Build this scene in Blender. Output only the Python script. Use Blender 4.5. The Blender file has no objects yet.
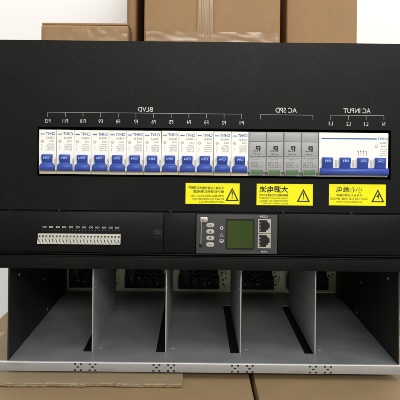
import bpy, bmesh, math, random
from mathutils import Vector, Matrix
random.seed(7)
scn = bpy.context.scene
COL = scn.collection
# ------------------------------------------------------------------ units
K = 0.001034            # metres per front-face unit (the face is laid out in units of about a millimetre)
CX, CZ, BASE = 197.0, 133.0, 373.0   # camera axis (x, height) and underside of the cabinet, in face units
D = 0.70                # camera distance to the front face
def X(u): return (u - CX) * K
def Z(v): return (BASE - v) * K
MM = 0.001

# ------------------------------------------------------------------ materials
def mat(name, col, rough=0.5, metal=0.0, var=0.0, vscale=30.0, bump=0.0, bscale=600.0,
        spec=0.5, stretch=(1, 1, 1), coat=0.0, col2=None, rvar=0.0):
    m = bpy.data.materials.new(name); m.use_nodes = True
    nt = m.node_tree; N = nt.nodes; L = nt.links
    b = N['Principled BSDF']
    b.inputs['Base Color'].default_value = (*col, 1)
    b.inputs['Roughness'].default_value = rough
    b.inputs['Metallic'].default_value = metal
    b.inputs['Specular IOR Level'].default_value = spec
    b.inputs['Coat Weight'].default_value = coat
    tc = N.new('ShaderNodeTexCoord'); mp = N.new('ShaderNodeMapping')
    mp.inputs['Scale'].default_value = stretch
    L.new(tc.outputs['Object'], mp.inputs['Vector'])
    if var > 0 or col2 or rvar > 0:
        n = N.new('ShaderNodeTexNoise'); n.inputs['Scale'].default_value = vscale
        n.inputs['Detail'].default_value = 6; n.inputs['Roughness'].default_value = 0.62
        L.new(mp.outputs['Vector'], n.inputs['Vector'])
        if var > 0 or col2:
            r = N.new('ShaderNodeValToRGB')
            r.color_ramp.elements[0].position = 0.3; r.color_ramp.elements[1].position = 0.72
            c2 = col2 or tuple(min(1, c * (1 + var)) for c in col)
            c1 = col if col2 else tuple(c * (1 - var) for c in col)
            r.color_ramp.elements[0].color = (*c1, 1); r.color_ramp.elements[1].color = (*c2, 1)
            L.new(n.outputs['Fac'], r.inputs['Fac']); L.new(r.outputs['Color'], b.inputs['Base Color'])
        if rvar > 0:
            mr = N.new('ShaderNodeMapRange')
            mr.inputs['From Min'].default_value = 0.3; mr.inputs['From Max'].default_value = 0.7
            mr.inputs['To Min'].default_value = max(0.05, rough - rvar); mr.inputs['To Max'].default_value = min(1, rough + rvar)
            L.new(n.outputs['Fac'], mr.inputs['Value']); L.new(mr.outputs['Result'], b.inputs['Roughness'])
    if bump > 0:
        n2 = N.new('ShaderNodeTexNoise'); n2.inputs['Scale'].default_value = bscale
        n2.inputs['Detail'].default_value = 3
        L.new(mp.outputs['Vector'], n2.inputs['Vector'])
        bp = N.new('ShaderNodeBump'); bp.inputs['Strength'].default_value = bump
        bp.inputs['Distance'].default_value = 0.0006
        L.new(n2.outputs['Fac'], bp.inputs['Height']); L.new(bp.outputs['Normal'], b.inputs['Normal'])
    return m

M = {}
M['black'] = mat('black_powder_coat', (0.0032, 0.0032, 0.0025), 0.36, var=0.20, vscale=14, bump=0.20, bscale=1700, rvar=0.06, spec=0.15)
M['black_dark'] = mat('black_paint_dull', (0.014, 0.014, 0.0125), 0.5, spec=0.25, var=0.15, vscale=20, bump=0.2, bscale=1200)
M['black_plastic'] = mat('black_plastic', (0.007, 0.007, 0.0065), 0.46, spec=0.22)
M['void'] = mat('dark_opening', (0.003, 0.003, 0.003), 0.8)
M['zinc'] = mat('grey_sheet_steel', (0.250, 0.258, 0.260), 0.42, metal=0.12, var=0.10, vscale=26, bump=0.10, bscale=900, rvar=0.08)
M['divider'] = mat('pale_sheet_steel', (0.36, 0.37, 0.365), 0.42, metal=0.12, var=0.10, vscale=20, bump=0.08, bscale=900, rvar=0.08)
M['zinc_edge'] = mat('cut_steel_edge', (0.40, 0.39, 0.37), 0.45, metal=0.3, var=0.10, vscale=40)
M['lip'] = mat('bare_steel_flange', (0.30, 0.295, 0.28), 0.42, metal=0.15, var=0.07, vscale=22, stretch=(0.25, 1, 1), bump=0.08, bscale=500)
M['bright'] = mat('highlit_steel_edge', (0.72, 0.71, 0.70), 0.35, metal=0.2, var=0.08, vscale=60)  # paler than the flange: edge highlight put into the colour
M['olive'] = mat('yellow_passivated_steel', (0.60, 0.59, 0.36), 0.42, metal=0.2, var=0.22, vscale=60)
M['white_body'] = mat('white_breaker_plastic', (0.86, 0.845, 0.775), 0.38, var=0.025, vscale=50, bump=0.05, bscale=2500)
M['beige'] = mat('cream_and_shade_plastic', (0.60, 0.54, 0.40), 0.45, var=0.05, vscale=60)  # also paints the shade on the breakers' lower slope
M['blue'] = mat('blue_lever_plastic', (0.027, 0.066, 0.355), 0.42, var=0.06, vscale=80, bump=0.05, bscale=2000)
M['blue_print'] = mat('blue_ink', (0.045, 0.12, 0.34), 0.5)
M['pale_print'] = mat('pale_lever_ink', (0.34, 0.44, 0.75), 0.5)
M['grey_print'] = mat('grey_ink', (0.33, 0.31, 0.27), 0.6)
M['green_print'] = mat('green_grey_ink', (0.22, 0.29, 0.24), 0.6)
M['brown_print'] = mat('brown_ink', (0.42, 0.33, 0.24), 0.6)
M['dark_grey_print'] = mat('dark_grey_ink', (0.15, 0.15, 0.14), 0.6)
M['black_print'] = mat('black_ink', (0.012, 0.012, 0.012), 0.6)
M['white_print'] = mat('white_silkscreen', (0.50, 0.50, 0.48), 0.6)
M['dim_print'] = mat('thin_white_silkscreen', (0.30, 0.30, 0.29), 0.6)
M['spd'] = mat('light_grey_plastic', (0.35, 0.35, 0.338), 0.42, var=0.03, vscale=50, bump=0.05, bscale=2500)
M['spd_dark'] = mat('mid_grey_plastic', (0.27, 0.27, 0.26), 0.45)
M['green_win'] = mat('green_status_window', (0.075, 0.155, 0.055), 0.30)
M['yellow'] = mat('yellow_vinyl', (0.84, 0.79, 0.006), 0.42, spec=0.2, var=0.02, vscale=40)
M['terminal'] = mat('off_white_terminal_plastic', (0.50, 0.48, 0.42), 0.45, var=0.06, vscale=120)
M['terminal_dark'] = mat('terminal_recess', (0.050, 0.045, 0.038), 0.7)
M['module'] = mat('grey_module_paint', (0.055, 0.054, 0.055), 0.48, spec=0.2, var=0.06, vscale=30, bump=0.2, bscale=1500)
M['lcd'] = mat('green_lcd_glass', (0.030, 0.052, 0.006), 0.16, spec=0.25, var=0.12, vscale=16)
M['button'] = mat('ivory_rubber_button', (0.43, 0.41, 0.36), 0.5)
M['steel'] = mat('nickel_screw', (0.50, 0.45, 0.40), 0.34, metal=0.9)
M['port'] = mat('port_shield', (0.50, 0.45, 0.37), 0.34, metal=0.5, var=0.1, vscale=90)
M['wall'] = mat('white_wall_paint', (0.90, 0.90, 0.89), 0.8, var=0.01, vscale=5)
M['tape'] = mat('clear_packing_tape', (0.35, 0.215, 0.105), 0.21, var=0.08, vscale=30, bump=0.17, bscale=42, spec=0.30, stretch=(0.5, 1, 1))
M['floor'] = mat('concrete_floor', (0.28, 0.27, 0.25), 0.7, var=0.15, vscale=6, bump=0.2, bscale=80)

def layer(m, scale, stretch, lo, hi, col, amount, detail=4, rough=None):
    # lay a second, sparse noise over the base colour (dust, scuffs, fibres)
    nt = m.node_tree; N = nt.nodes; L = nt.links; b = N['Principled BSDF']
    tc = N.new('ShaderNodeTexCoord'); mp = N.new('ShaderNodeMapping'); mp.inputs['Scale'].default_value = stretch
    n = N.new('ShaderNodeTexNoise'); n.inputs['Scale'].default_value = scale; n.inputs['Detail'].default_value = detail
    mr = N.new('ShaderNodeMapRange'); mr.inputs['From Min'].default_value = lo; mr.inputs['From Max'].default_value = hi
    mr.inputs['To Max'].default_value = amount
    mx = N.new('ShaderNodeMix'); mx.data_type = 'RGBA'
    L.new(tc.outputs['Object'], mp.inputs['Vector']); L.new(mp.outputs['Vector'], n.inputs['Vector']); L.new(n.outputs['Fac'], mr.inputs['Value'])
    L.new(mr.outputs['Result'], mx.inputs['Factor'])
    src = b.inputs['Base Color']
    if src.is_linked: L.new(src.links[0].from_socket, mx.inputs['A'])
    else: mx.inputs['A'].default_value = src.default_value
    mx.inputs['B'].default_value = (*col, 1)
    L.new(mx.outputs['Result'], src)
    return m
layer(M['black'], 7, (1, 1, 1.6), 0.52, 0.78, (0.016, 0.016, 0.012), 0.40, 7)          # dusty smears
layer(M['black'], 900, (1, 1, 1), 0.74, 0.80, (0.10, 0.10, 0.09), 0.55, 2)              # specks
layer(M['black'], 40, (9, 1, 0.35), 0.70, 0.76, (0.03, 0.03, 0.027), 0.25, 3)           # faint rubs
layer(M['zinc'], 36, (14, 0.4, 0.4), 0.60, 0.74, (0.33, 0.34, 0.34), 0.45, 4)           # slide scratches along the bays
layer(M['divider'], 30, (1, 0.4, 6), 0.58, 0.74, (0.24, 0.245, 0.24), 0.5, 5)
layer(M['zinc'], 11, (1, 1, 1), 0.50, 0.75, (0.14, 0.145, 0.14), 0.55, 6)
layer(M['zinc'], 700, (1, 1, 1), 0.72, 0.78, (0.45, 0.45, 0.43), 0.5, 2)
layer(M['lip'], 60, (0.5, 1, 3), 0.58, 0.75, (0.18, 0.175, 0.16), 0.5, 5)
layer(M['white_body'], 30, (1, 1, 1), 0.55, 0.80, (0.70, 0.66, 0.54), 0.35, 5)
layer(M['yellow'], 25, (1, 1, 1), 0.55, 0.80, (0.70, 0.62, 0.02), 0.35, 4)
layer(M['lcd'], 30, (0.3, 1, 1), 0.45, 0.75, (0.055, 0.075, 0.016), 0.55, 3)
layer(M['module'], 500, (1, 1, 1), 0.70, 0.78, (0.14, 0.14, 0.135), 0.5, 2)

def cardboard(name, col, stretch):
    m = mat(name, col, 0.66, var=0.10, vscale=7, bump=0.30, bscale=240, stretch=stretch, spec=0.30)
    layer(m, 420, (1, 1, 0.35), 0.50, 0.72, tuple(c * 0.75 for c in col), 0.40, 5)      # fibres
    layer(m, 14, (1, 1, 1), 0.56, 0.74, tuple(min(1, c * 1.25) for c in col), 0.45, 6)       # rubbed patches
    layer(m, 9, (1, 1, 3), 0.60, 0.72, tuple(c * 0.6 for c in col), 0.30, 7)                # scuffs and stains
    return m
M['card'] = cardboard('kraft_cardboard', (0.36, 0.215, 0.10), (1, 1, 0.35))
M['card3'] = cardboard('dusty_cardboard', (0.30, 0.225, 0.13), (0.2, 1, 1))
M['card2'] = cardboard('brown_kraft_cardboard', (0.31, 0.212, 0.108), (0.35, 1, 1))
M['card_edge'] = mat('torn_cardboard_fibre', (0.30, 0.24, 0.155), 0.9, col2=(0.19, 0.14, 0.085), vscale=260, stretch=(0.3, 1, 1.4), bump=0.8, bscale=500)

# ------------------------------------------------------------------ mesh builder
class MB:
    def __init__(self): self.bm = bmesh.new(); self.mats = []
    def mi(self, key):
        if key not in self.mats: self.mats.append(key)
        return self.mats.index(key)
    def box(self, x0, x1, y0, y1, z0, z1, key, bev=0.0, seg=2):
        t = bmesh.new(); bmesh.ops.create_cube(t, size=1)
        for v in t.verts:
            v.co = Vector(((x0 + x1) / 2 + v.co.x * abs(x1 - x0), (y0 + y1) / 2 + v.co.y * abs(y1 - y0), (z0 + z1) / 2 + v.co.z * abs(z1 - z0)))
        if bev > 0:
            bmesh.ops.bevel(t, geom=t.edges[:], offset=bev, segments=seg, profile=0.6, affect='EDGES')
        self.merge(t, key)
    def fbox(self, u0, u1, v0, v1, y0, y1, key, bev=0.0, seg=2):   # face units for x/z, mm for depth
        self.box(X(u0), X(u1), y0 * MM, y1 * MM, Z(v1), Z(v0), key, bev, seg)
    def merge(self, t, key):
        i = self.mi(key); mp = {}
        for v in t.verts: mp[v] = self.bm.verts.new(v.co)
        for f in t.faces:
            try: g = self.bm.faces.new([mp[v] for v in f.verts])
            except ValueError: continue
            g.material_index = i
        t.free()
    def cyl(self, cx, cz, r, y0, y1, key, seg=28, bev=0.0, sx=1.0):   # axis along depth
        t = bmesh.new()
        bmesh.ops.create_cone(t, cap_ends=True, segments=seg, radius1=r, radius2=r, depth=abs(y1 - y0))
        bmesh.ops.rotate(t, verts=t.verts, cent=(0, 0, 0), matrix=Matrix.Rotation(math.pi / 2, 3, 'X'))
        if bev > 0:
            es = [e for e in t.edges if any(len(f.verts) > 4 for f in e.link_faces)]
            bmesh.ops.bevel(t, geom=es, offset=bev, segments=2, profile=0.6, affect='EDGES')
        for v in t.verts: v.co = Vector((cx + v.co.x * sx, (y0 + y1) / 2 + v.co.y, cz + v.co.z))
        self.merge(t, key)
    def tube(self, pts, r, key, seg=10):
        t = bmesh.new(); rings = []
        for i, p in enumerate(pts):
            a = Vector(pts[max(i - 1, 0)]); b = Vector(pts[min(i + 1, len(pts) - 1)])
            d = (b - a).normalized(); up = Vector((0, 0, 1)) if abs(d.z) < 0.9 else Vector((0, 1, 0))
            s = d.cross(up).normalized(); w = s.cross(d)
            rings.append([t.verts.new(Vector(p) + r * (math.cos(q) * s + math.sin(q) * w)) for q in [2 * math.pi * k / seg for k in range(seg)]])
        for a, b in zip(rings, rings[1:]):
            for k in range(seg): t.faces.new([a[k], a[(k + 1) % seg], b[(k + 1) % seg], b[k]])
        t.faces.new(rings[0][::-1]); t.faces.new(rings[-1])
        self.merge(t, key)
    def prism(self, pts, y0, y1, key):        # outline in (u, v) face units, extruded in depth (mm)
        t = bmesh.new()
        a = [t.verts.new((X(u), y0 * MM, Z(v))) for u, v in pts]
        b = [t.verts.new((X(u), y1 * MM, Z(v))) for u, v in pts]
        t.faces.new(a); t.faces.new(b[::-1]); n = len(pts)
        for i in range(n): t.faces.new([a[i], b[i], b[(i + 1) % n], a[(i + 1) % n]])
        bmesh.ops.recalc_face_normals(t, faces=t.faces)
        self.merge(t, key)
    def ring(self, outer, inner, y0, y1, key):  # closed outline with a matching hole
        t = bmesh.new(); n = len(outer)
        V = lambda P, y: [t.verts.new((X(u), y * MM, Z(v))) for u, v in P]
        oa, ia, ob, ib = V(outer, y0), V(inner, y0), V(outer, y1), V(inner, y1)
        for i in range(n):
            j = (i + 1) % n
            t.faces.new([oa[i], oa[j], ia[j], ia[i]]); t.faces.new([ob[i], ib[i], ib[j], ob[j]])
            t.faces.new([oa[i], ob[i], ob[j], oa[j]]); t.faces.new([ia[i], ia[j], ib[j], ib[i]])
        bmesh.ops.recalc_face_normals(t, faces=t.faces)
        self.merge(t, key)
    def frame(self, u0, u1, v0, v1, h0, h1, w0, w1, y0, y1, key):
        self.ring([(u0, v0), (u1, v0), (u1, v1), (u0, v1)], [(h0, w0), (h1, w0), (h1, w1), (h0, w1)], y0, y1, key)
    def loft(self, secs, key):                  # secs: list of closed loops of points
        t = bmesh.new(); R = [[t.verts.new(p) for p in s] for s in secs]; n = len(R[0])
        for a, b in zip(R, R[1:]):
            for k in range(n): t.faces.new([a[k], a[(k + 1) % n], b[(k + 1) % n], b[k]])
        t.faces.new(R[0][::-1]); t.faces.new(R[-1])
        bmesh.ops.recalc_face_normals(t, faces=t.faces)
        self.merge(t, key)
    def text(self, s, u0, u1, v0, v1, y, key, bold=0.0):   # reversed lettering fitted into a face rectangle
        vs, fs = glyphs(s, bold); i = self.mi(key)
        mv = [self.bm.verts.new((X(u1 - a * (u1 - u0)), y * MM, Z(v1 - b * (v1 - v0)))) for a, b in vs]
        for f in fs:
            try: g = self.bm.faces.new([mv[k] for k in f]); g.material_index = i
            except ValueError: pass
    def rect(self, u0, u1, v0, v1, y, key):
        i = self.mi(key)
        g = self.bm.faces.new([self.bm.verts.new((X(a), y * MM, Z(b))) for a, b in ((u0, v1), (u1, v1), (u1, v0), (u0, v0))])
        g.material_index = i
    def build(self, name, parent=None, smooth=35, label=None):
        me = bpy.data.meshes.new(name); self.bm.to_mesh(me); self.bm.free()
        for k in self.mats: me.materials.append(M[k])
        if smooth:
            for p in me.polygons: p.use_smooth = True
            me.set_sharp_from_angle(angle=math.radians(smooth))
        o = bpy.data.objects.new(name, me); COL.objects.link(o)
        if parent:
            o.parent = parent; o.location = -Vector(parent.location)
        if label: o['label'] = label
        return o

_gl = {}
def glyphs(s, bold=0.0):
    key = (s, bold)
    if key in _gl: return _gl[key]
    cu = bpy.data.curves.new('lettering', 'FONT'); cu.body = s; cu.resolution_u = 3; cu.offset = bold
    o = bpy.data.objects.new('lettering', cu); COL.objects.link(o)
    dg = bpy.context.evaluated_depsgraph_get(); dg.update()
    me = bpy.data.meshes.new_from_object(o.evaluated_get(dg))
    P = [(v.co.x, v.co.y) for v in me.vertices]
    fs = [tuple(p.vertices) for p in me.polygons]
    x0 = min(p[0] for p in P); x1 = max(p[0] for p in P); y0 = min(p[1] for p in P); y1 = max(p[1] for p in P)
    vs = [((a - x0) / (x1 - x0), (b - y0) / max(1e-6, y1 - y0)) for a, b in P]
    bpy.data.objects.remove(o); bpy.data.curves.remove(cu); bpy.data.meshes.remove(me)
    _gl[key] = (vs, fs)
    return _gl[key]

def thing(name, label, cat, loc=(0, 0, 0), group=None):
    o = bpy.data.objects.new(name, None); COL.objects.link(o); o.location = loc
    o.empty_display_size = 0.02
    bpy.context.view_layer.update()
    return tag(o, label, cat, group)
def tag(o, label, cat, group=None):
    o['label'] = label; o['category'] = cat
    if group: o['group'] = group
    return o
def dup(root, shift, label):
    r = root.copy(); COL.objects.link(r); r.location = Vector(root.location) + Vector(shift); r['label'] = label
    for ch in list(root.children):
        c = ch.copy(); COL.objects.link(c); c.parent = r
        for g in list(ch.children):
            d = g.copy(); COL.objects.link(d); d.parent = c
    return r
def sub(o, part):                                 # hang a built sub-part under a part
    o.parent = part; o.location = (0, 0, 0)
    return o

# ================================================================== the power cabinet
XL, XR = -26.0, 438.0           # front plates
WL, WR = 10.6, 400.6            # side walls
DEPTH = 316.0                   # shelf depth in mm
cab = thing('power_cabinet', 'black rack power cabinet with open grey shelf resting on torn cardboard', 'power cabinet', (X(205.6), 0, 0))

# upper front plate with the breaker cut-out
b = MB()
b.frame(XL, XR, 41.7, 211.2, 37.6, 391.2, 128.3, 177.6, 0, 1.8, 'black')
bmesh.ops.bevel(b.bm, geom=[e for e in b.bm.edges if all(v.co.y < 1e-6 for v in e.verts) and e.calc_length() > 0.02 and len([f for f in e.link_faces if abs(f.normal.y) < 0.5]) == 1],
                offset=0.0007, segments=2, affect='EDGES')
b.fbox(XL, XR, 41.7, 43.4, 1.8, 22, 'black')       # folded top return
b.fbox(XL, XR, 209.4, 211.2, 1.8, 14, 'black')     # folded lower return
panel = b.build('front_panel', cab, smooth=30)

# silk-screened brackets and lettering, 0.15 mm proud of the paint
b = MB(); y = -0.15; lw = 0.42
def bracket(u0, u1, v, ticks, key='white_print', drop=4.6):
    b.rect(u0 - lw / 2, u1 + lw / 2, v - lw / 2, v + lw / 2, y, key)
    for t in ticks: b.rect(t - lw / 2, t + lw / 2, v + lw / 2, v + drop, y, key)
PITCH = 17.63
ticks = [47.6 + 17.63 * i for i in range(12)]
bracket(ticks[0], ticks[-1], 113.7, ticks, 'dim_print')
for i, t in enumerate(ticks):
    s = 'F%d' % (12 - i); w = 5.4 if len(s) == 3 else 4.0
    b.text(s, t - w / 2, t + w / 2, 120.4, 124.2, y, 'white_print', 0.012)
b.text('BLVD', 137.6, 152.4, 107.6, 112.2, y, 'white_print', 0.012)
sub(b.build('lettering', None, smooth=0), panel); b = MB()
bracket(260.2, 312.8, 114.0, (260.2, 312.8), 'dim_print')
b.text('AC SPD', 275.2, 296.6, 106.8, 111.9, y, 'white_print', 0.012)
sub(b.build('lettering', None, smooth=0), panel); b = MB()
tk = (330.6, 348.3, 366.0, 383.7)
bracket(tk[0], tk[-1], 113.7, tk, 'dim_print')
for t, s in zip(tk, ('L3', 'L2', 'L1', 'N')):
    w = 4.2 if len(s) == 2 else 2.6
    b.text(s, t - w / 2, t + w / 2, 120.2, 124.0, y, 'white_print', 0.012)
b.text('AC INPUT', 343.2, 370.4, 106.6, 111.6, y, 'white_print', 0.012)
sub(b.build('lettering', None, smooth=0), panel)

# din rail behind the cut-out
b = MB()
b.fbox(WL + 6, WR - 6, 143, 162, 40, 41.2, 'zinc'); b.fbox(WL + 6, WR - 6, 141, 143, 34, 41.2, 'zinc'); b.fbox(WL + 6, WR - 6, 162, 164, 34, 41.2, 'zinc')
b.build('mounting_rail', cab)
b = MB(); b.fbox(WL + 1.6, WR - 1.6, 46, 210, 46, 47, 'void'); b.build('light_stop_plate', cab)  # added unseen dark plate, stops light lines in the breaker gaps
# housing round the breakers and over the shelf
b = MB()
b.fbox(WL, WR, 43.6, 45.2, 22.2, 330, 'black_dark')
b.build('top_cover', cab)
b = MB(); b.fbox(WL + 1.6, WR - 1.6, 259.0, 260.6, 3, DEPTH + 2, 'black_dark'); b.build('shelf_ceiling', cab)
b = MB(); b.fbox(WL, WR, 45.4, 259, 328.5, 330, 'black_dark'); b.build('rear_cover', cab)
for u in (WL, WR):
    s = -1 if u == WL else 1
    b = MB(); b.fbox(min(u, u + s * 1.5), max(u, u + s * 1.5), 45.4, 371.2, 2.0, 328, 'black_dark')
    w = b.build('side_wall', cab)
    for dz, dy in ((280.6, 160), (310.6, 182), (293.4, 300), (276, 40)):
        r = (D * 1000 + dy) / (D * 1000); vz = CZ + (dz - CZ) * r
        q = bmesh.new(); bmesh.ops.create_uvsphere(q, u_segments=14, v_segments=8, radius=0.0021)
        for v in q.verts: v.co = Vector((X(u) - s * 0.0001 + v.co.x * 0.55, dy * MM + v.co.y, Z(vz) + v.co.z))
        b = MB(); b.merge(q, 'steel'); sub(b.build('rivet', None), w)

# three yellow warning labels
def label_sheet(u0, u1, v0, v1):
    q = MB(); q.fbox(u0, u1, v0, v1, -0.22, -0.02, 'yellow'); return q
def triangle(q, cx, v0, v1, w, bolt):
    k = 'black_print'; y = -0.32
    o = [(cx, v0), (cx + w / 2, v1), (cx - w / 2, v1)]
    h = v1 - v0; t = 1.15
    inn = [(cx, v0 + 2.5), (cx + w / 2 - 2.05, v1 - t), (cx - w / 2 + 2.05, v1 - t)]
    q.ring(o, inn, y, -0.24, k)
    if bolt:
        for p in ([(cx + 1.2, v0 + 4.2), (cx - 1.6, v0 + 7.6), (cx + 0.1, v0 + 7.9), (cx + 1.9, v0 + 4.9)],
                  [(cx - 1.0, v0 + 7.0), (cx + 1.9, v0 + 7.4), (cx + 0.3, v0 + 10.4), (cx - 0.4, v0 + 10.2), (cx + 0.6, v0 + 8.2), (cx - 1.2, v0 + 7.9)]):
            q.prism(p, y, -0.24, k)
    else:
        q.prism([(cx - 0.7, v0 + 4.0), (cx + 0.7, v0 + 4.0), (cx + 0.35, v0 + 8.8), (cx - 0.35, v0 + 8.8)], y, -0.24, k)
        q.prism([(cx - 0.55, v0 + 9.5), (cx + 0.55, v0 + 9.5), (cx + 0.55, v0 + 10.6), (cx - 0.55, v0 + 10.6)], y, -0.24, k)
TY = -0.30
q = label_sheet(186.2, 240.2, 183.0, 203.9)
triangle(q, 232.8, 187.2, 200.6, 13.4, False)
q.text('交流输入与直流输出均须断开', 189.0, 224.6, 186.2, 189.2, TY, 'black_print', 0.012)
q.text('维护前请先切断电源', 194.0, 224.6, 190.0, 193.0, TY, 'black_print', 0.012)
q.text('WARNING: DISCONNECT ALL', 191.0, 224.6, 194.9, 196.9, TY, 'black_print', 0.008)
q.text('POWER SOURCES BEFORE', 193.0, 224.6, 197.9, 199.8, TY, 'black_print', 0.008)
q.text('ANY MAINTENANCE', 200.0, 224.6, 200.7, 202.6, TY, 'black_print', 0.0)
q.build('warning_label', cab, smooth=0, label='yellow warning label below the rightmost single breakers, all small print')
q = label_sheet(257.2, 313.4, 183.0, 204.4)
triangle(q, 304.0, 187.6, 200.8, 13.2, False)
q.text('大漏电流', 260.2, 288.8, 185.2, 191.8, TY, 'black_print', 0.02)
q.text('接通电源前必须先连接保护地线', 260.0, 288.8, 193.0, 195.6, TY, 'black_print', 0.012)
q.text('HIGH LEAKAGE CURRENT', 260.0, 288.8, 196.6, 198.3, TY, 'black_print', 0.008)
q.text('EARTH CONNECTION ESSENTIAL', 260.0, 288.8, 199.2, 200.9, TY, 'black_print', 0.008)
q.text('BEFORE CONNECTING SUPPLY', 262.0, 288.8, 201.8, 203.4, TY, 'black_print', 0.008)
q.build('warning_label', cab, smooth=0, label='yellow large leakage current label with an exclamation triangle under the surge protectors')
q = label_sheet(329.6, 386.4, 182.6, 203.9)
triangle(q, 378.4, 187.2, 200.4, 13.2, True)
q.text('小心触电', 336.6, 362.8, 185.0, 190.8, TY, 'black_print', 0.004)
q.text('非专业人员请勿操作', 337.0, 362.8, 192.4, 194.8, TY, 'black_print', 0.008)
q.text('CAUTION ELECTRIC SHOCK', 330.8, 368.8, 196.0, 198.3, TY, 'black_print', 0.004)
q.text('NON PROFESSIONALS DO NOT OPERATE', 337.0, 362.8, 199.6, 201.0, TY, 'black_print', 0.006)
q.build('warning_label', cab, smooth=0, label='yellow electric shock label with a lightning triangle under the four-pole breaker')

# module row: blank plates
b = MB(); b.fbox(XL, 164.4, 213.0, 253.7, 0.2, 2.2, 'black', 0.0005); b.build('blank_plate', cab)
b = MB(); b.fbox(165.0, 196.6, 213.0, 253.7, 0.0, 2.0, 'black', 0.0005); b.build('blank_plate', cab)
b = MB(); b.fbox(279.2, XR, 213.0, 253.7, 0.2, 2.2, 'black', 0.0005); b.build('blank_plate', cab)
b = MB(); b.fbox(XL, XR, 211.3, 259, 5.0, 6.5, 'void'); b.build('inner_plate', cab)
# lower front plate over the shelf
b = MB(); b.fbox(XL, XR, 256.0, 270.0, -0.6, 1.6, 'black', 0.0007); b.fbox(XL, XR, 253.95, 254.7, -2.6, 4, 'black', 0.0002); b.fbox(XL, XR, 256.0, 256.9, -4.0, -0.5, 'black', 0.0003)
b.build('lower_panel', cab)
# black screws of the plates
for u, v in ((171.5, 211.9), (284.0, 211.9), (60.0, 211.9), (352, 211.9)):
    b = MB(); b.cyl(X(u), Z(v), 0.0015, -0.0004, 0.0006, 'black_plastic', 20, 0.0003)
    b.build('plate_screw', cab)
# latch on the left plate
b = MB()
b.cyl(X(158.0), Z(235.2), 0.0060, -0.0009, 0.0006, 'black_plastic', 32, 0.0003)
b.cyl(X(158.0), Z(235.2), 0.0042, -0.0030, -0.0006, 'black_plastic', 32, 0.0005)
b.box(X(158) - 0.0038, X(158) + 0.0038, -0.0036, -0.0029, Z(235.2) - 0.0006, Z(235.2) + 0.0006, 'black', 0.0002)
b.build('latch_knob', cab)
# printed marks over the terminal strip
b = MB()
for i in range(12):
    u = 45.4 + 6.62 * i
    b.text(('DO%d' % (12 - i)) if i > 3 else ('DI%d' % (4 - i)), u - 1.9, u + 1.9, 227.6, 229.5, 0.05, 'white_print', 0.02)
    for s in (-1.65, 1.65): b.rect(u + s - 0.42, u + s + 0.42, 231.4, 231.8, 0.05, 'dim_print')
b.build('lettering', cab, smooth=0)

# terminal strip
t = MB(); n = 24; u0, u1 = 39.8, 122.0; p = (u1 - u0) / n
t.fbox(u0, u1, 234.7, 239.4, -4.0, 0.1, 'terminal', 0.0003)
# sloped lower face
t.loft([[(X(u0), -4.0 * MM, Z(239.4)), (X(u0), -7.5 * MM, Z(242.8)), (X(u0), -7.5 * MM, Z(244.3)), (X(u0), 0.1 * MM, Z(244.3)), (X(u0), 0.1 * MM, Z(239.4))],
        [(X(u1), -4.0 * MM, Z(239.4)), (X(u1), -7.5 * MM, Z(242.8)), (X(u1), -7.5 * MM, Z(244.3)), (X(u1), 0.1 * MM, Z(244.3)), (X(u1), 0.1 * MM, Z(239.4))]], 'terminal')
strip = t.build('terminal_strip', cab)
t = MB()
for i in range(n):
    c = u0 + (i + 0.5) * p
    t.fbox(c - 0.85, c + 0.85, 236.3, 237.9, -4.12, -3.6, 'terminal_dark')
    # slanted clamp slot on the sloped face
    t.loft([[(X(c - 1.15), -4.75 * MM, Z(239.9)), (X(c - 0.35), -4.75 * MM, Z(239.9)), (X(c - 0.35), -4.2 * MM, Z(239.9)), (X(c - 1.15), -4.2 * MM, Z(239.9))],
            [(X(c + 0.25), -7.6 * MM, Z(242.6)), (X(c + 1.05), -7.6 * MM, Z(242.6)), (X(c + 1.05), -7.0 * MM, Z(242.6)), (X(c + 0.25), -7.0 * MM, Z(242.6))]], 'terminal_dark')
    t.fbox(c + p / 2 - 0.12, c + p / 2 + 0.12, 242.9, 244.2, -7.62, -7.4, 'terminal_dark')
sub(t.build('wire_openings', None, smooth=0), strip)

# ------------------------------------------------------------------ open shelf
LIPZ = 364.3
DIVS = [90.0, 166.6, 244.6, 322.6]
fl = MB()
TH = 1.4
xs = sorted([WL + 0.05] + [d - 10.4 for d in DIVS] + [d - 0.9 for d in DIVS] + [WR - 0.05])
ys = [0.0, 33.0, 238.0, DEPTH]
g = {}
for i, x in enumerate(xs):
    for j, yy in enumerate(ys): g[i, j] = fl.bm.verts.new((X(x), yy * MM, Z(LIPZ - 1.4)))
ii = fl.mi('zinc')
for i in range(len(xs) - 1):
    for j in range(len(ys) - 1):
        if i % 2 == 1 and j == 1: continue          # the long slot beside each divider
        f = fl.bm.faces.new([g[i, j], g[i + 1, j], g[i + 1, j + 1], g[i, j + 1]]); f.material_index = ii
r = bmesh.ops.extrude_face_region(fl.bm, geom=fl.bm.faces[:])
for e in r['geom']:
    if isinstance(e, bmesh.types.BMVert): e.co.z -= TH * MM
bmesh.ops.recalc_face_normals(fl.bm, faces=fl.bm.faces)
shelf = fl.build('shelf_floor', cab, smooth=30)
# bottom pan under the slots
b = MB(); b.fbox(WL, WR, 370.0, 371.2, 12, 328, 'void'); b.build('bottom_pan', cab)
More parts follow.
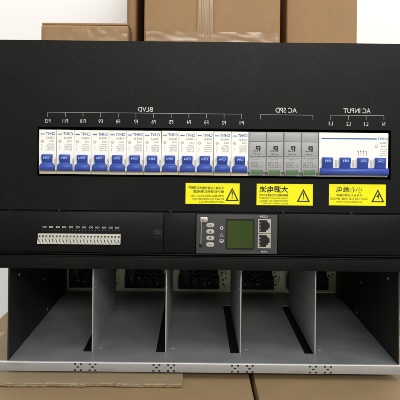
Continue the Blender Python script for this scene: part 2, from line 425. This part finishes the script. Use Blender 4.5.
# front flange with punched tabs
lip = MB()
LU0, LU1 = -8.0, 419.0
lip.fbox(LU0, LU1, 363.6, 371.9, -2.4, -0.3, 'lip', 0.0006)
lo = lip.build('front_flange', cab)
lip = MB(); lip.fbox(LU0, LU1, 362.5, 363.7, -2.7, 0.0, 'bright', 0.0003); sub(lip.build('highlight_edge', None), lo)  # separate pale strip painting the highlight along the flange top
for dv in (88.0, 166.3, 244.6, 322.5):
    for c in (dv - 7.3, dv + 7.3):
        h = MB()
        for (du, v0, v1, w) in ((-2.9, 363.8, 365.4, 0.95), (2.9, 363.8, 365.4, 0.95), (0, 366.7, 368.0, 1.3), (-2.9, 369.7, 371.3, 1.0), (2.9, 369.7, 371.3, 1.0)):
            h.fbox(c + du - w, c + du + w, v0, v1, -2.46, -2.2, 'void')
        h.fbox(c - 1.9, c + 1.9, 364.7, 365.0, -2.44, -2.2, 'grey_print'); h.fbox(c - 1.9, c + 1.9, 369.3, 369.6, -2.44, -2.2, 'grey_print')
        sub(h.build('punched_tab', None, smooth=0), lo)

# dividers
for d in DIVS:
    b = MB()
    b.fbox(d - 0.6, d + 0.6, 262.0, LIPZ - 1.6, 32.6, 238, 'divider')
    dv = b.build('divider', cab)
    e = MB(); e.fbox(d - 0.62, d + 0.62, 262.0, LIPZ - 1.6, 31.2, 32.5, 'zinc_edge', 0.0002)
    sub(e.build('front_edge', None), dv)
    sc = MB()
    sgn = 1 if d < CX else -1
    q = bmesh.new(); bmesh.ops.create_uvsphere(q, u_segments=12, v_segments=8, radius=0.0018)
    for v in q.verts: v.co = Vector((X(d) + sgn * 0.0007 + v.co.x * 0.5, 0.045 + v.co.y, Z(298) + v.co.z))
    sc.merge(q, 'steel')
    sub(sc.build('rivet', None), dv)
    # small floor stud beside the divider
    st = MB(); q = bmesh.new(); bmesh.ops.create_uvsphere(q, u_segments=12, v_segments=8, radius=0.0022)
    for v in q.verts: v.co = Vector((X(d + 7.0) + v.co.x, 0.046 + v.co.y, Z(LIPZ - 1.45) + v.co.z * 0.4))
    st.merge(q, 'zinc'); sub(st.build('stud', None), shelf)

# back plate with plug-in connectors
b = MB(); b.fbox(WL + 0.1, WR - 0.1, 260.7, LIPZ - 1.6, DEPTH, DEPTH + 1.6, 'olive'); back = b.build('back_plate', cab)
bays = [WL] + DIVS + [WR]
rr = random.Random(3)
for i in range(5):
    a = bays[i] + 6; z = bays[i + 1] - 14
    c = MB(); Y1 = DEPTH - 0.2
    c.fbox(a, z, 338.0, 355.0, DEPTH - 20, Y1, 'black_plastic', 0.0008)          # main plug block
    c.fbox(a + 2, a + 16, 322.0, 338.2, DEPTH - 30, Y1, 'black_plastic', 0.0008)
    c.fbox(a + 24, z - 2, 326.0, 337.6, DEPTH - 14, Y1, 'black_plastic', 0.0008)
    for k in range(6):
        u = a + 19 + k * 5.6
        c.cyl(X(u), Z(331 + (k % 2) * 2.5), 0.0024, (DEPTH - 26) * MM, (DEPTH - 13) * MM, 'black_dark', 14, 0.0004)
    for k in range(4):
        u = a + 6 + k * 12
        c.fbox(u - 2, u + 2, 341, 351, DEPTH - 20.6, DEPTH - 19.5, 'void')
    for k in range(3):                                                            # short cables running up from the plug
        u = a + 8 + k * 8
        pts = [(X(u), (DEPTH - 22) * MM, Z(330)), (X(u + 1), (DEPTH - 34) * MM, Z(320)), (X(u + 4 + 3 * k), (DEPTH - 30) * MM, Z(300)), (X(u + 6 + 4 * k), (DEPTH - 14) * MM, Z(270))]
        c.tube(pts, 0.0022, 'black_dark')
    for k in range(34):
        u = a + 1 + rr.random() * (z - a - 5); v = 329 + rr.random() * 17; w_ = 0.8 + rr.random() * 3.4; h_ = 0.8 + rr.random() * 4.5
        c.fbox(u, u + w_, v, v + h_, DEPTH - 21 - rr.random() * 7, DEPTH - 12, rr.choice(['black_plastic', 'black_plastic', 'black_dark', 'void', 'black_dark', 'black_dark', 'zinc']), 0.0002)
    sub(c.build('connector', None), back)
    c = MB()
    for k in range(26):
        u = z + 1.0 + rr.random() * 10; v = 326 + rr.random() * 28
        c.fbox(u, u + 0.8 + rr.random() * 1.6, v, v + 0.8 + rr.random() * 2, DEPTH - 0.9, Y1, rr.choice(['olive', 'black_dark', 'black_dark', 'olive', 'black_plastic', 'olive', 'terminal']))
    sub(c.build('small_fittings', None, smooth=0), back)

# ================================================================== single-pole breakers
def breaker_body(u0, u1, key, low='beige'):
    q = MB(); g = 0.14
    a, c = X(u0 + g), X(u1 - g)
    prof = [(40, 131.2), (-3.2, 131.2), (-4.0, 132.0), (-4.0, 171.2), (-1.5, 173.4), (-1.2, 175.2), (40, 175.2)]
    t = bmesh.new()
    L0 = [t.verts.new((a, y * MM, Z(v))) for y, v in prof]; L1 = [t.verts.new((c, y * MM, Z(v))) for y, v in prof]
    n = len(prof); t.faces.new(L0); t.faces.new(L1[::-1])
    for i in range(n): t.faces.new([L0[i], L1[i], L1[(i + 1) % n], L0[(i + 1) % n]])
    bmesh.ops.recalc_face_normals(t, faces=t.faces)
    es = [e for e in t.edges if (abs(e.verts[0].co.x - e.verts[1].co.x) < 1e-9) and max(v.co.y for v in e.verts) < 0.001]
    bmesh.ops.bevel(t, geom=es, offset=0.00035, segments=2, affect='EDGES')
    q.merge(t, key)
    if low:  # lower slope coloured darker for the weaker light it gets
        q.mi(low)
        for f in q.bm.faces:
            if f.calc_center_median().y < 0.0005 and f.calc_center_median().z < Z(171.6): f.material_index = q.mi(low)
    return q
def lever_secs(c, rows, back=-3.9):
    S = []
    for v, yf, hw in rows:
        ch = min(0.7, hw * 0.25)
        S.append([(X(c - hw), back * MM, Z(v)), (X(c - hw), (yf + ch * 1.1) * MM, Z(v)), (X(c - hw + ch), yf * MM, Z(v)),
                  (X(c + hw - ch), yf * MM, Z(v)), (X(c + hw), (yf + ch * 1.1) * MM, Z(v)), (X(c + hw), back * MM, Z(v))])
    return S
LEVER = [(155.7, -8.4, 4.9), (156.1, -9.6, 5.05), (156.9, -10.2, 5.1), (159.3, -10.0, 5.05), (161.6, -8.6, 5.0), (163.6, -7.2, 5.0),
         (164.3, -6.9, 5.25), (165.1, -7.0, 6.2), (166.0, -7.3, 7.0), (167.0, -7.5, 7.4), (168.6, -7.4, 7.6), (170.6, -6.9, 7.7), (171.6, -5.8, 7.7), (171.9, -4.1, 7.6)]
PY = -4.12
U0 = 39.9; PITCH = 17.38
g_br = 'single-pole breakers with blue levers'
def ordinal(n): return ['', 'first', 'second', 'third', 'fourth', 'fifth', 'sixth', 'seventh', 'eighth', 'ninth', 'tenth', 'eleventh', 'twelfth'][n]
def br_label(fn):
    if fn == 1: return 'white single-pole breaker with blue lever under mark F1, touching the grey surge protector'
    if fn == 12: return 'white single-pole breaker with blue lever under mark F12, at the far end of its row'
    return 'white single-pole breaker with blue lever under mark F%d, %s from the grey surge protectors' % (fn, ordinal(fn))
u0, u1 = U0, U0 + PITCH
cb = thing('circuit_breaker', br_label(12), 'circuit breaker', (X((u0 + u1) / 2), 0, Z(175.2)), g_br)
q = breaker_body(u0, u1, 'white_body')
q.fbox(u1 - 1.75, u1 - 0.2, 160.0, 168.2, -4.08, -3.9, 'beige')      # vent beside the lever
q.build('body', cb)
q = MB(); q.loft(lever_secs(u0 + 8.75, LEVER), 'blue')
lev = q.build('lever', cb, smooth=50)
q = MB(); q.text('ON', u0 + 5.6, u0 + 12.0, 157.8, 159.8, -10.32, 'pale_print', 0.03)
sub(q.build('lever_mark', None, smooth=0), lev)
q = MB()
q.rect(u0 + 1.5, u0 + 5.7, 135.1, 136.0, PY, 'blue_print')
q.text('CHNT', u0 + 6.8, u0 + 16.2, 133.6, 136.6, PY, 'blue_print', 0.02)
q.text('NXB-63', u0 + 7.6, u0 + 15.4, 138.0, 140.2, PY, 'green_print', 0.015)
q.text('C63', u0 + 10.6, u0 + 15.4, 141.6, 143.5, PY, 'brown_print', 0.02)
ring = [(math.cos(k * math.pi / 8), math.sin(k * math.pi / 8)) for k in range(16)]
q.ring([(u0 + 3.5 + 1.5 * c, 142.9 + 1.5 * s) for c, s in ring], [(u0 + 3.5 + 1.0 * c, 142.9 + 1.0 * s) for c, s in ring], PY, -3.98, 'brown_print')
q.text('CCC', u0 + 2.6, u0 + 4.4, 142.5, 143.3, PY, 'brown_print', 0.02)
for k, (s, l) in enumerate((('230/400V~', 8.2), ('50/60Hz 6000', 7.6), ('IEC 60898-1', 7.6), ('GB/T 10963', 8.4))):
    q.text(s, u0 + l, u0 + 15.4, 144.9 + 1.9 * k, 146.1 + 1.9 * k, PY, 'grey_print', 0.01)
q.rect(u0 + 2.6, u0 + 2.9, 145.4, 147.2, PY, 'grey_print'); q.prism([(u0 + 2.75, 149.3), (u0 + 3.9, 147.2), (u0 + 4.15, 147.35), (u0 + 3.05, 149.4)], PY, -3.98, 'grey_print')
q.rect(u0 + 2.6, u0 + 2.9, 149.3, 151.8, PY, 'grey_print')
q.build('printing', cb, smooth=0)
jit = random.Random(5)
for i in range(1, 12):
    c_ = dup(cb, (i * PITCH * K, jit.uniform(-0.35, 0.35) * MM, jit.uniform(-0.12, 0.12) * MM), br_label(12 - i))
    c_.rotation_euler = (jit.uniform(-0.006, 0.006), jit.uniform(-0.0035, 0.0035), jit.uniform(-0.010, 0.010))

# ================================================================== surge protectors
S0 = U0 + 12 * PITCH + 0.05; SP = 17.38
def sp_label(k):
    return ['grey surge protector with green window, touching the row of single-pole breakers',
            'grey surge protector with green window, second from the row of single-pole breakers',
            'grey surge protector with green window, second from the wide four-pole breaker',
            'grey surge protector with green window, touching the wide four-pole breaker'][k]
u0, u1 = S0, S0 + SP
sp = thing('surge_protector', sp_label(0), 'surge protector', (X((u0 + u1) / 2), 0, Z(175.2)), 'grey surge protectors')
q = breaker_body(u0, u1, 'spd', 'spd_dark')
q.build('body', sp)
q = MB()
q.fbox(u0 + 0.5, u1 - 0.5, 141.1, 155.4, -5.2, -3.9, 'spd', 0.0004)
q.fbox(u0 + 0.5, u1 - 0.5, 132.2, 140.7, -5.0, -3.9, 'spd', 0.0004)
q.fbox(u0 + 0.5, u1 - 0.5, 155.7, 171.0, -4.7, -3.9, 'spd', 0.0004)
plug = q.build('plug_module', sp)
q = MB()
q.frame(u0 + 1.9, u1 - 2.7, 168.2, 174.2, u0 + 2.5, u1 - 3.3, 168.9, 173.6, -5.2, -3.0, 'spd_dark')
q.fbox(u0 + 2.5, u1 - 3.3, 168.9, 173.6, -4.85, -3.0, 'green_win', 0.0002)
q.build('status_window', sp)
q = MB(); y = -5.3; k = 'black_print'
# block emblem: bold leaning strokes
q.prism([(u0 + 7.2, 145.0), (u0 + 11.4, 145.0), (u0 + 11.7, 146.3), (u0 + 7.2, 146.3)], y, -5.1, k)
q.prism([(u0 + 7.2, 146.3), (u0 + 8.6, 146.3), (u0 + 8.0, 148.2), (u0 + 6.9, 148.0)], y, -5.1, k)
q.prism([(u0 + 10.2, 146.3), (u0 + 11.6, 146.3), (u0 + 11.4, 150.6), (u0 + 10.0, 150.6)], y, -5.1, k)
q.prism([(u0 + 8.2, 147.2), (u0 + 9.7, 147.4), (u0 + 9.5, 149.2), (u0 + 8.0, 149.0)], y, -5.1, k)
q.text('SURGE', u0 + 4.2, u0 + 9.2, 149.4, 150.7, y, k, 0.02)
q.text('Up 1.8kV', u0 + 4.2, u0 + 11.8, 152.6, 154.0, y, k, 0.01)
y = -4.8
q.text('Imax 40kA In 20kA', u0 + 1.6, u0 + 15.6, 156.4, 157.5, y, k, 0.0)
q.text('T2 385V~', u0 + 3.6, u0 + 12.2, 158.1, 159.1, y, 'dark_grey_print', 0.0)
for r_ in range(4): q.text(('8/20us', 'Uc 385', 'IP20', '50Hz')[r_], u0 + 2.2, u0 + 8.2, 160.8 + 1.55 * r_, 161.9 + 1.55 * r_, y, 'dark_grey_print', 0.015)
q.frame(u0 + 9.0, u0 + 11.6, 161.0, 166.6, u0 + 9.4, u0 + 11.2, 161.4, 166.2, y, -4.65, 'dark_grey_print')
q.text('L', u0 + 13.2, u0 + 14.2, 161.4, 163.4, y, 'dark_grey_print', 0.02); q.text('N', u0 + 13.0, u0 + 14.4, 164.6, 166.6, y, 'dark_grey_print', 0.02)
q.build('printing', sp, smooth=0)
for i in range(1, 4):
    c_ = dup(sp, (i * SP * K, jit.uniform(-0.3, 0.3) * MM, 0), sp_label(i))
    c_.rotation_euler = (jit.uniform(-0.005, 0.005), jit.uniform(-0.002, 0.002), jit.uniform(-0.008, 0.008))

# ================================================================== four-pole breaker
A0 = S0 + 4 * SP + 0.3; A1 = A0 + 69.2
mb = thing('main_breaker', 'wide white four-pole breaker with four blue levers joined by one bar', 'circuit breaker', (X((A0 + A1) / 2), 0, Z(175.2)))
q = breaker_body(A0, A1, 'white_body')
q.build('body', mb)
LC = [A0 + 8.3, A0 + 25.75, A0 + 43.2, A0 + 60.6]
q = MB()
for a, c in zip(LC, LC[1:]): q.fbox((a + c) / 2 - 0.95, (a + c) / 2 + 0.95, 158.2, 165.4, -4.2, -3.9, 'beige', 0.0)
q.build('lever_slots', mb)
ROW4 = [(v - 1.2, a, b_) for v, a, b_ in [(157.0, -8.6, 4.8), (157.4, -10.0, 5.0), (158.4, -10.6, 5.05), (161.0, -10.4, 5.0), (163.6, -9.0, 5.0), (165.6, -8.2, 5.1), (167.4, -8.0, 5.3), (168.2, -7.0, 5.3)]]
for c in LC:
    q = MB(); q.loft(lever_secs(c, ROW4), 'blue'); lv = q.build('lever', mb, smooth=50)
    q = MB(); q.text('ON', c - 3.0, c + 3.0, 158.2, 160.1, -10.72, 'pale_print', 0.03); sub(q.build('lever_mark', None, smooth=0), lv)
q = MB()
rows = [(166.2, -7.2), (166.6, -8.4), (167.8, -9.2), (169.4, -9.4), (171.4, -9.0), (172.8, -7.8), (173.4, -5.5)]
secs = []
for u in (A0 + 1.0, A0 + 1.6, A1 - 1.0, A1 - 0.5):
    ins = 0.5 if u in (A0 + 1.0, A1 - 0.5) else 0.0
    secs.append([(X(u), -3.5 * MM, Z(166.2 + ins))] + [(X(u), (yy + ins) * MM, Z(v)) for v, yy in rows] + [(X(u), -1.0 * MM, Z(173.4 - ins))])
q.loft(secs, 'blue'); q.build('tie_bar', mb, smooth=50)
q = MB()
q.rect(A0 + 2.6, A0 + 57.4, 136.5, 137.7, PY, 'blue_print')
q.text('CHNT', A0 + 58.2, A0 + 68.6, 135.6, 138.0, PY, 'blue_print', 0.02)
q.text('NXB-125', A0 + 60.6, A0 + 67.8, 139.9, 141.9, PY, 'green_print', 0.015)
q.ring([(A0 + 57.2 + 1.7 * c, 144.3 + 1.7 * s) for c, s in ring], [(A0 + 57.2 + 1.1 * c, 144.3 + 1.1 * s) for c, s in ring], PY, -3.98, 'brown_print')
q.text('C100', A0 + 61.8, A0 + 67.8, 143.4, 145.4, PY, 'brown_print', 0.02)
for k, s in enumerate(('400V~ 50Hz', '10000 3', 'IEC 60947-2', 'GB/T 14048')):
    q.text(s, A0 + 61.0, A0 + 67.8, 146.8 + 2.0 * k, 148.0 + 2.0 * k, PY, 'grey_print', 0.01)
for k in range(4):
    c = A0 + 38.2 + 2.7 * k
    q.prism([(c, 148.4), (c + 0.7, 148.4), (c + 1.5, 151.2), (c + 0.8, 151.4)], PY, -3.98, 'brown_print')
    q.rect(c + 0.8, c + 1.4, 151.2, 154.0, PY, 'brown_print'); q.rect(c + 0.1, c + 1.8, 149.6, 150.1, PY, 'brown_print')
q.build('printing', mb, smooth=0)

# ================================================================== monitoring controller
ct = thing('monitoring_controller', 'grey controller module with green display and two network ports in the black plate', 'controller', (X(238), 0, Z(253.4)))
q = MB()
q.fbox(197.4, 278.2, 213.8, 253.1, -2.2, 4.8, 'module', 0.0006)
q.build('face_plate', ct)
q = MB(); F = -2.2
q.fbox(227.0, 255.0, 218.4, 248.0, F - 0.5, F + 0.2, 'module', 0.0003)
q.frame(226.8, 255.2, 218.2, 248.4, 228.0, 254.0, 219.6, 247.2, F - 0.9, F + 0.1, 'black_plastic')
ds = q.build('display_frame', ct)
q = MB(); q.fbox(228.1, 253.9, 219.7, 247.1, F - 0.7, F - 0.52, 'lcd'); sub(q.build('screen', None), ds)
for i, v in enumerate((224.6, 231.0, 237.5, 244.0)):
    q = MB(); c = 211.2
    # stadium shaped key
    pts = [(c + (1.7 if math.cos(a) > 0 else -1.7) + 2.3 * math.cos(a), v + 2.3 * math.sin(a)) for a in [2 * math.pi * (k + 0.5) / 24 for k in range(24)]]
    pin = [(c + (1.6 if math.cos(a) > 0 else -1.6) + 1.8 * math.cos(a), v + 1.8 * math.sin(a)) for a in [2 * math.pi * (k + 0.5) / 24 for k in range(24)]]
    q.loft([[(X(u), (F + 0.1) * MM, Z(w)) for u, w in pts], [(X(u), (F - 1.1) * MM, Z(w)) for u, w in pts], [(X(u), (F - 1.6) * MM, Z(w)) for u, w in pin]], 'button')
    y = F - 1.68
    if i == 1: q.prism([(c, v - 1.2), (c + 1.3, v + 0.9), (c - 1.3, v + 0.9)], y, F - 1.5, 'black_print')
    elif i == 2: q.prism([(c - 1.3, v - 0.9), (c + 1.3, v - 0.9), (c, v + 1.2)], y, F - 1.5, 'black_print')
    else: q.text('ESC' if i == 0 else 'OK', c - 1.6, c + 1.6, v - 0.7, v + 0.7, y, 'dark_grey_print', 0.03)
    q.build('button', ct, smooth=40)
# handle: thumb screw, rod and pivot
q = MB()
q.cyl(X(206.2), Z(218.9), 0.0030, (F - 4.2) * MM, (F + 0.2) * MM, 'steel', 28, 0.0006)
q.fbox(201.2, 204.6, 216.6, 222.0, F - 2.0, F + 0.1, 'steel', 0.0005)
q.tube([(X(202.2), (F - 1.4) * MM, Z(221)), (X(202.2), (F - 1.6) * MM, Z(230)), (X(202.0), (F - 1.4) * MM, Z(243.5))], 0.00055, 'steel')
q.build('locking_screw', ct)
q = MB(); q.cyl(X(201.8), Z(244.8), 0.0019, (F - 1.2) * MM, (F + 0.2) * MM, 'black_plastic', 20, 0.0003); q.build('pivot', ct)
q = MB(); q.fbox(258.2, 271.6, 217.2, 247.4, F - 0.25, F + 0.1, 'module')
for v0 in (218.0, 232.8):
    v1 = v0 + 14.2
    q.frame(258.6, 271.4, v0, v1, 259.9, 270.3, v0 + 1.2, v1 - 1.2, F - 1.1, F + 0.05, 'port')
pb = q.build('port_block', ct, smooth=0)
for v0 in (218.0, 232.8):
    q = MB()
    q.fbox(260.0, 270.2, v0 + 1.3, v0 + 12.9, F - 0.42, F - 0.28, 'void')
    # metal spring leaves closing the corners so the opening reads as a stepped jack
    q.prism([(270.25, v0 + 1.25), (270.25, v0 + 4.2), (269.0, v0 + 4.2), (269.0, v0 + 2.6), (267.6, v0 + 2.6), (267.6, v0 + 1.25)], F - 0.9, F - 0.4, 'port')
    q.prism([(270.25, v0 + 12.95), (267.0, v0 + 12.95), (267.0, v0 + 11.2), (268.6, v0 + 11.2), (268.6, v0 + 9.2), (270.25, v0 + 9.2)], F - 0.9, F - 0.4, 'port')
    for k in range(8): q.fbox(260.2, 261.3, v0 + 3.3 + k * 1.35, v0 + 3.7 + k * 1.35, F - 0.55, F - 0.43, 'steel')
    sub(q.build('network_port', None, smooth=0), pb)
q = MB(); y = F - 0.12
q.text('COM', 260.8, 268.2, 214.5, 216.6, y, 'white_print', 0.03)
q.build('lettering', ct, smooth=0); q = MB()
q.text('LAN', 262.0, 267.6, 249.6, 251.4, y, 'white_print', 0.03)
q.build('lettering', ct, smooth=0)
c, v = 222.6, 227.4; q = MB()
q.ring([(c + 1.75 * a, v + 1.75 * s) for a, s in ring], [(c + 0.9 * a, v + 0.9 * s) for a, s in ring], y, F + 0.05, 'white_print')
q.build('status_icon', ct, smooth=0); q = MB(); v = 234.2
q.ring([(c, v - 1.9), (c + 2.1, v + 1.7), (c - 2.1, v + 1.7)], [(c, v - 0.9), (c + 1.2, v + 1.2), (c - 1.2, v + 1.2)], y, F + 0.05, 'dim_print')
q.build('status_icon', ct, smooth=0); q = MB(); v = 240.6
q.frame(c - 2.1, c + 2.1, v - 1.6, v + 0.6, c - 1.4, c + 1.4, v - 1.0, v + 0.1, y, F + 0.05, 'white_print'); q.rect(c - 1.0, c + 1.0, v + 0.9, v + 1.6, y, 'white_print')
q.build('status_icon', ct, smooth=0)

# ================================================================== cardboard under and behind
def carton(name, label, x0, x1, y0, y1, z0, z1, key, rot=0.0, seam='x', tape=True, group=None):
    o = thing(name, label, 'cardboard box', ((x0 + x1) / 2, (y0 + y1) / 2, z0), group)
    q = MB(); q.box(x0, x1, y0, y1, z0, z1 - 0.004, key, 0.004, 3)
    # lightly bowed faces
    bmesh.ops.subdivide_edges(q.bm, edges=[e for e in q.bm.edges if e.calc_length() > 0.1], cuts=8, use_grid_fill=True)
    cx, cy, cz = (x0 + x1) / 2, (y0 + y1) / 2, (z0 + z1) / 2
    for v in q.bm.verts:
        a = 1 - ((v.co.x - cx) / (x1 - x0) * 2) ** 2; bz = 1 - ((v.co.z - cz) / (z1 - z0) * 2) ** 2
        if abs(v.co.y - y0) < 0.001: v.co.y -= 0.003 * max(0, a) * max(0, bz)
    q.build('body', o, smooth=40)
    q = MB()
    my = (y0 + y1) / 2
    q.box(x0 + 0.001, x1 - 0.001, y0 + 0.001, my - 0.0015, z1 - 0.0038, z1, key, 0.0012)
    q.build('flap', o)
    q = MB()
    q.box(x0 + 0.001, x1 - 0.001, my + 0.0015, y1 - 0.001, z1 - 0.0038, z1, key, 0.0012)
    q.build('flap', o)
    if tape:
        q = MB(); q.box(x0 + 0.002, x1 - 0.002, my - 0.025, my + 0.025, z1 + 0.0002, z1 + 0.0006, 'tape'); q.build('tape', o)
    o.rotation_euler.z = rot
    return o
GZ = -0.33
GAPX = (253.5, 256.0)
carton('cardboard_box', 'wide kraft cardboard box under the cabinet and the torn cardboard sheet', X(-60), X(GAPX[0]), -0.10, 0.36, GZ, -0.0062, 'card2')
carton('cardboard_box', 'kraft cardboard box under the cabinet, bare top without the torn sheet', X(GAPX[1]), X(470), -0.10, 0.36, GZ, -0.0058, 'card2')
# torn sheet
q = MB(); t = bmesh.new(); rnd = random.Random(11)
n = 90; ua, ub = -30.0, 185.5
top, bot = [], []
fr = []
for i in range(n + 1):
    f = i / n; u = ua + (ub - ua) * f
    yy = -30.0 + 3.0 * f + rnd.uniform(-0.6, 0.6) + 0.3 * math.sin(u * 0.13) + (1.5 if 90 < u < 120 else 0)
    sag = -0.0005 * abs(math.sin(u * 0.05))
    fr.append((X(u), yy * MM, sag))
rows = []
for (dy, z) in ((14.0, -0.0008), (2.4, -0.0008), (0.4, -0.0011), (-0.2, -0.0022), (0.9, -0.0030), (0.2, -0.0036), (1.0, -0.0048), (14.0, -0.0056)):
    rows.append([t.verts.new((x, y + (dy + (rnd.uniform(-0.5, 0.5) if abs(dy) < 4 else 0)) * MM, z + (s if dy < 10 else 0))) for x, y, s in fr])
for a, bb in zip(rows, rows[1:]):
    for i in range(n): t.faces.new([a[i], a[i + 1], bb[i + 1], bb[i]])
q.merge(t, 'card_edge')
q.box(X(ua), X(ub), -0.0170, 0.20, -0.0056, -0.0008, 'card3', 0.0)
sheet = q.build('cardboard_sheet', None, smooth=30)
for p_ in sheet.data.polygons:
    if abs(p_.normal.z) > 0.35: p_.material_index = 1
tag(sheet, 'torn flat cardboard sheet sticking out under the cabinet with a ragged front edge', 'cardboard sheet')

# boxes behind: laid out at their own distances
def XD(u, y): return (u - CX) * K * (D + y) / D
def ZD(v, y): return Z(CZ) + (CZ - v) * K * (D + y) / D
yb = 0.50
carton('cardboard_box', 'low kraft box with shiny tape behind the cabinet, white wall above it', XD(40, yb), XD(127.4, yb), yb, yb + 0.35, GZ, ZD(24.0, yb), 'card', tape=True)
carton('cardboard_box', 'tall kraft box behind the cabinet beside the narrow dark gap over the F marks', XD(128.2, yb + .06), XD(135.6, yb + .06), yb + .06, yb + 0.42, GZ, ZD(-130, yb), 'card', tape=False)
b1 = carton('cardboard_box', 'tall kraft box with a taped seam, largest of those behind the cabinet', XD(143.0, yb), XD(279.2, yb), yb, yb + 0.42, GZ, ZD(-160, yb), 'card', tape=True)
carton('cardboard_box', 'added kraft box closing the dark gaps behind the largest kraft box', XD(126.5, .95), XD(292, .95), yb + 0.43, yb + 0.70, GZ, ZD(-150, yb), 'card', tape=False)  # added behind the gaps to close them and keep them dark
carton('cardboard_box', 'kraft box behind the cabinet above the main breaker, right of the black gap', XD(285.4, yb + .06), XD(356, yb + .06), yb + .06, yb + 0.42, GZ, ZD(-60, yb), 'card', tape=True)
# tape and film on the faces of those boxes
def face_tape(parent, u0, u1, v0, v1, y):
    q = MB(); t = bmesh.new(); nx, nz = 26, 10; rnd2 = random.Random(int(u0 * 7))
    W = [[t.verts.new((XD(u0 + (u1 - u0) * i / nx, y), y - 0.0042 - rnd2.uniform(0, 0.0012), ZD(v0 + (v1 - v0) * j / nz, y))) for i in range(nx + 1)] for j in range(nz + 1)]
    for j in range(nz):
        for i in range(nx): t.faces.new([W[j][i], W[j][i + 1], W[j + 1][i + 1], W[j + 1][i]])
    q.merge(t, 'tape'); return q.build('tape', parent, smooth=80)
face_tape(b1, 196, 212, -150, 52, yb)
face_tape(b1, 145, 277, 32, 52, yb)
low = [o for o in bpy.data.objects if o.get('label', '').startswith('low kraft')][0]
face_tape(low, 44, 126, 29, 52, yb)

# setting
def sheet_obj(name, pts, key):
    me = bpy.data.meshes.new(name); me.from_pydata(pts, [], [(0, 1, 2, 3)]); me.materials.append(M[key])
    o = bpy.data.objects.new(name, me); COL.objects.link(o); o['kind'] = 'structure'; return o
sheet_obj('floor', [(-4, -3, GZ - 0.001), (4, -3, GZ - 0.001), (4, 3, GZ - 0.001), (-4, 3, GZ - 0.001)], 'floor')
sheet_obj('wall', [(-4, 1.25, GZ - 0.001), (4, 1.25, GZ - 0.001), (4, 1.25, 2.6), (-4, 1.25, 2.6)], 'wall')

# ================================================================== light
def area(name, loc, target, sx, sy, power, col):
    l = bpy.data.lights.new(name, 'AREA'); l.shape = 'RECTANGLE'; l.size = sx; l.size_y = sy; l.energy = power; l.color = col
    o = bpy.data.objects.new(name, l); COL.objects.link(o); o.location = loc
    o.rotation_euler = (Vector(target) - Vector(loc)).to_track_quat('-Z', 'Y').to_euler()
    return o
area('front_light', (0.75, -0.60, 1.00), (0.08, 0.0, 0.28), 0.7, 0.25, 4.0, (1.0, 0.975, 0.93))  # added raking light, no fixture seen; lifts the panel's upper right
area('front_light', (0.55, -3.90, 1.72), (0, 0.1, 0.1), 2.2, 0.60, 98, (1.0, 0.975, 0.93))  # added far light at a low angle to reach into the shelf
area('rear_fill_light', (0.1, 0.50, 1.9), (0, 0.9, 0.3), 1.2, 0.30, 17, (1.0, 0.95, 0.87))  # added light to brighten the box tops and the wall
w = bpy.data.worlds.new('World'); scn.world = w; w.use_nodes = True
bg = w.node_tree.nodes['Background']; bg.inputs['Color'].default_value = (0.95, 0.98, 1.0, 1); bg.inputs['Strength'].default_value = 0.72

# ================================================================== camera
cd = bpy.data.cameras.new('camera'); cam = bpy.data.objects.new('camera', cd); COL.objects.link(cam)
cam.location = (0, -D, Z(CZ))
cam.rotation_euler = (Matrix.Rotation(math.pi / 2, 3, 'X') @ Matrix.Rotation(math.radians(0.6), 3, 'Z')).to_euler()
cd.sensor_width = 36; cd.sensor_fit = 'HORIZONTAL'
cd.lens = 36 * (D / K) / 400.0
cd.shift_x = 3 / 400; cd.shift_y = -67 / 400
cd.clip_start = 0.01; cd.clip_end = 100
scn.camera = cam
vs = scn.view_settings; vs.view_transform = 'Standard'; vs.look = 'None'; vs.exposure = 0; vs.gamma = 1
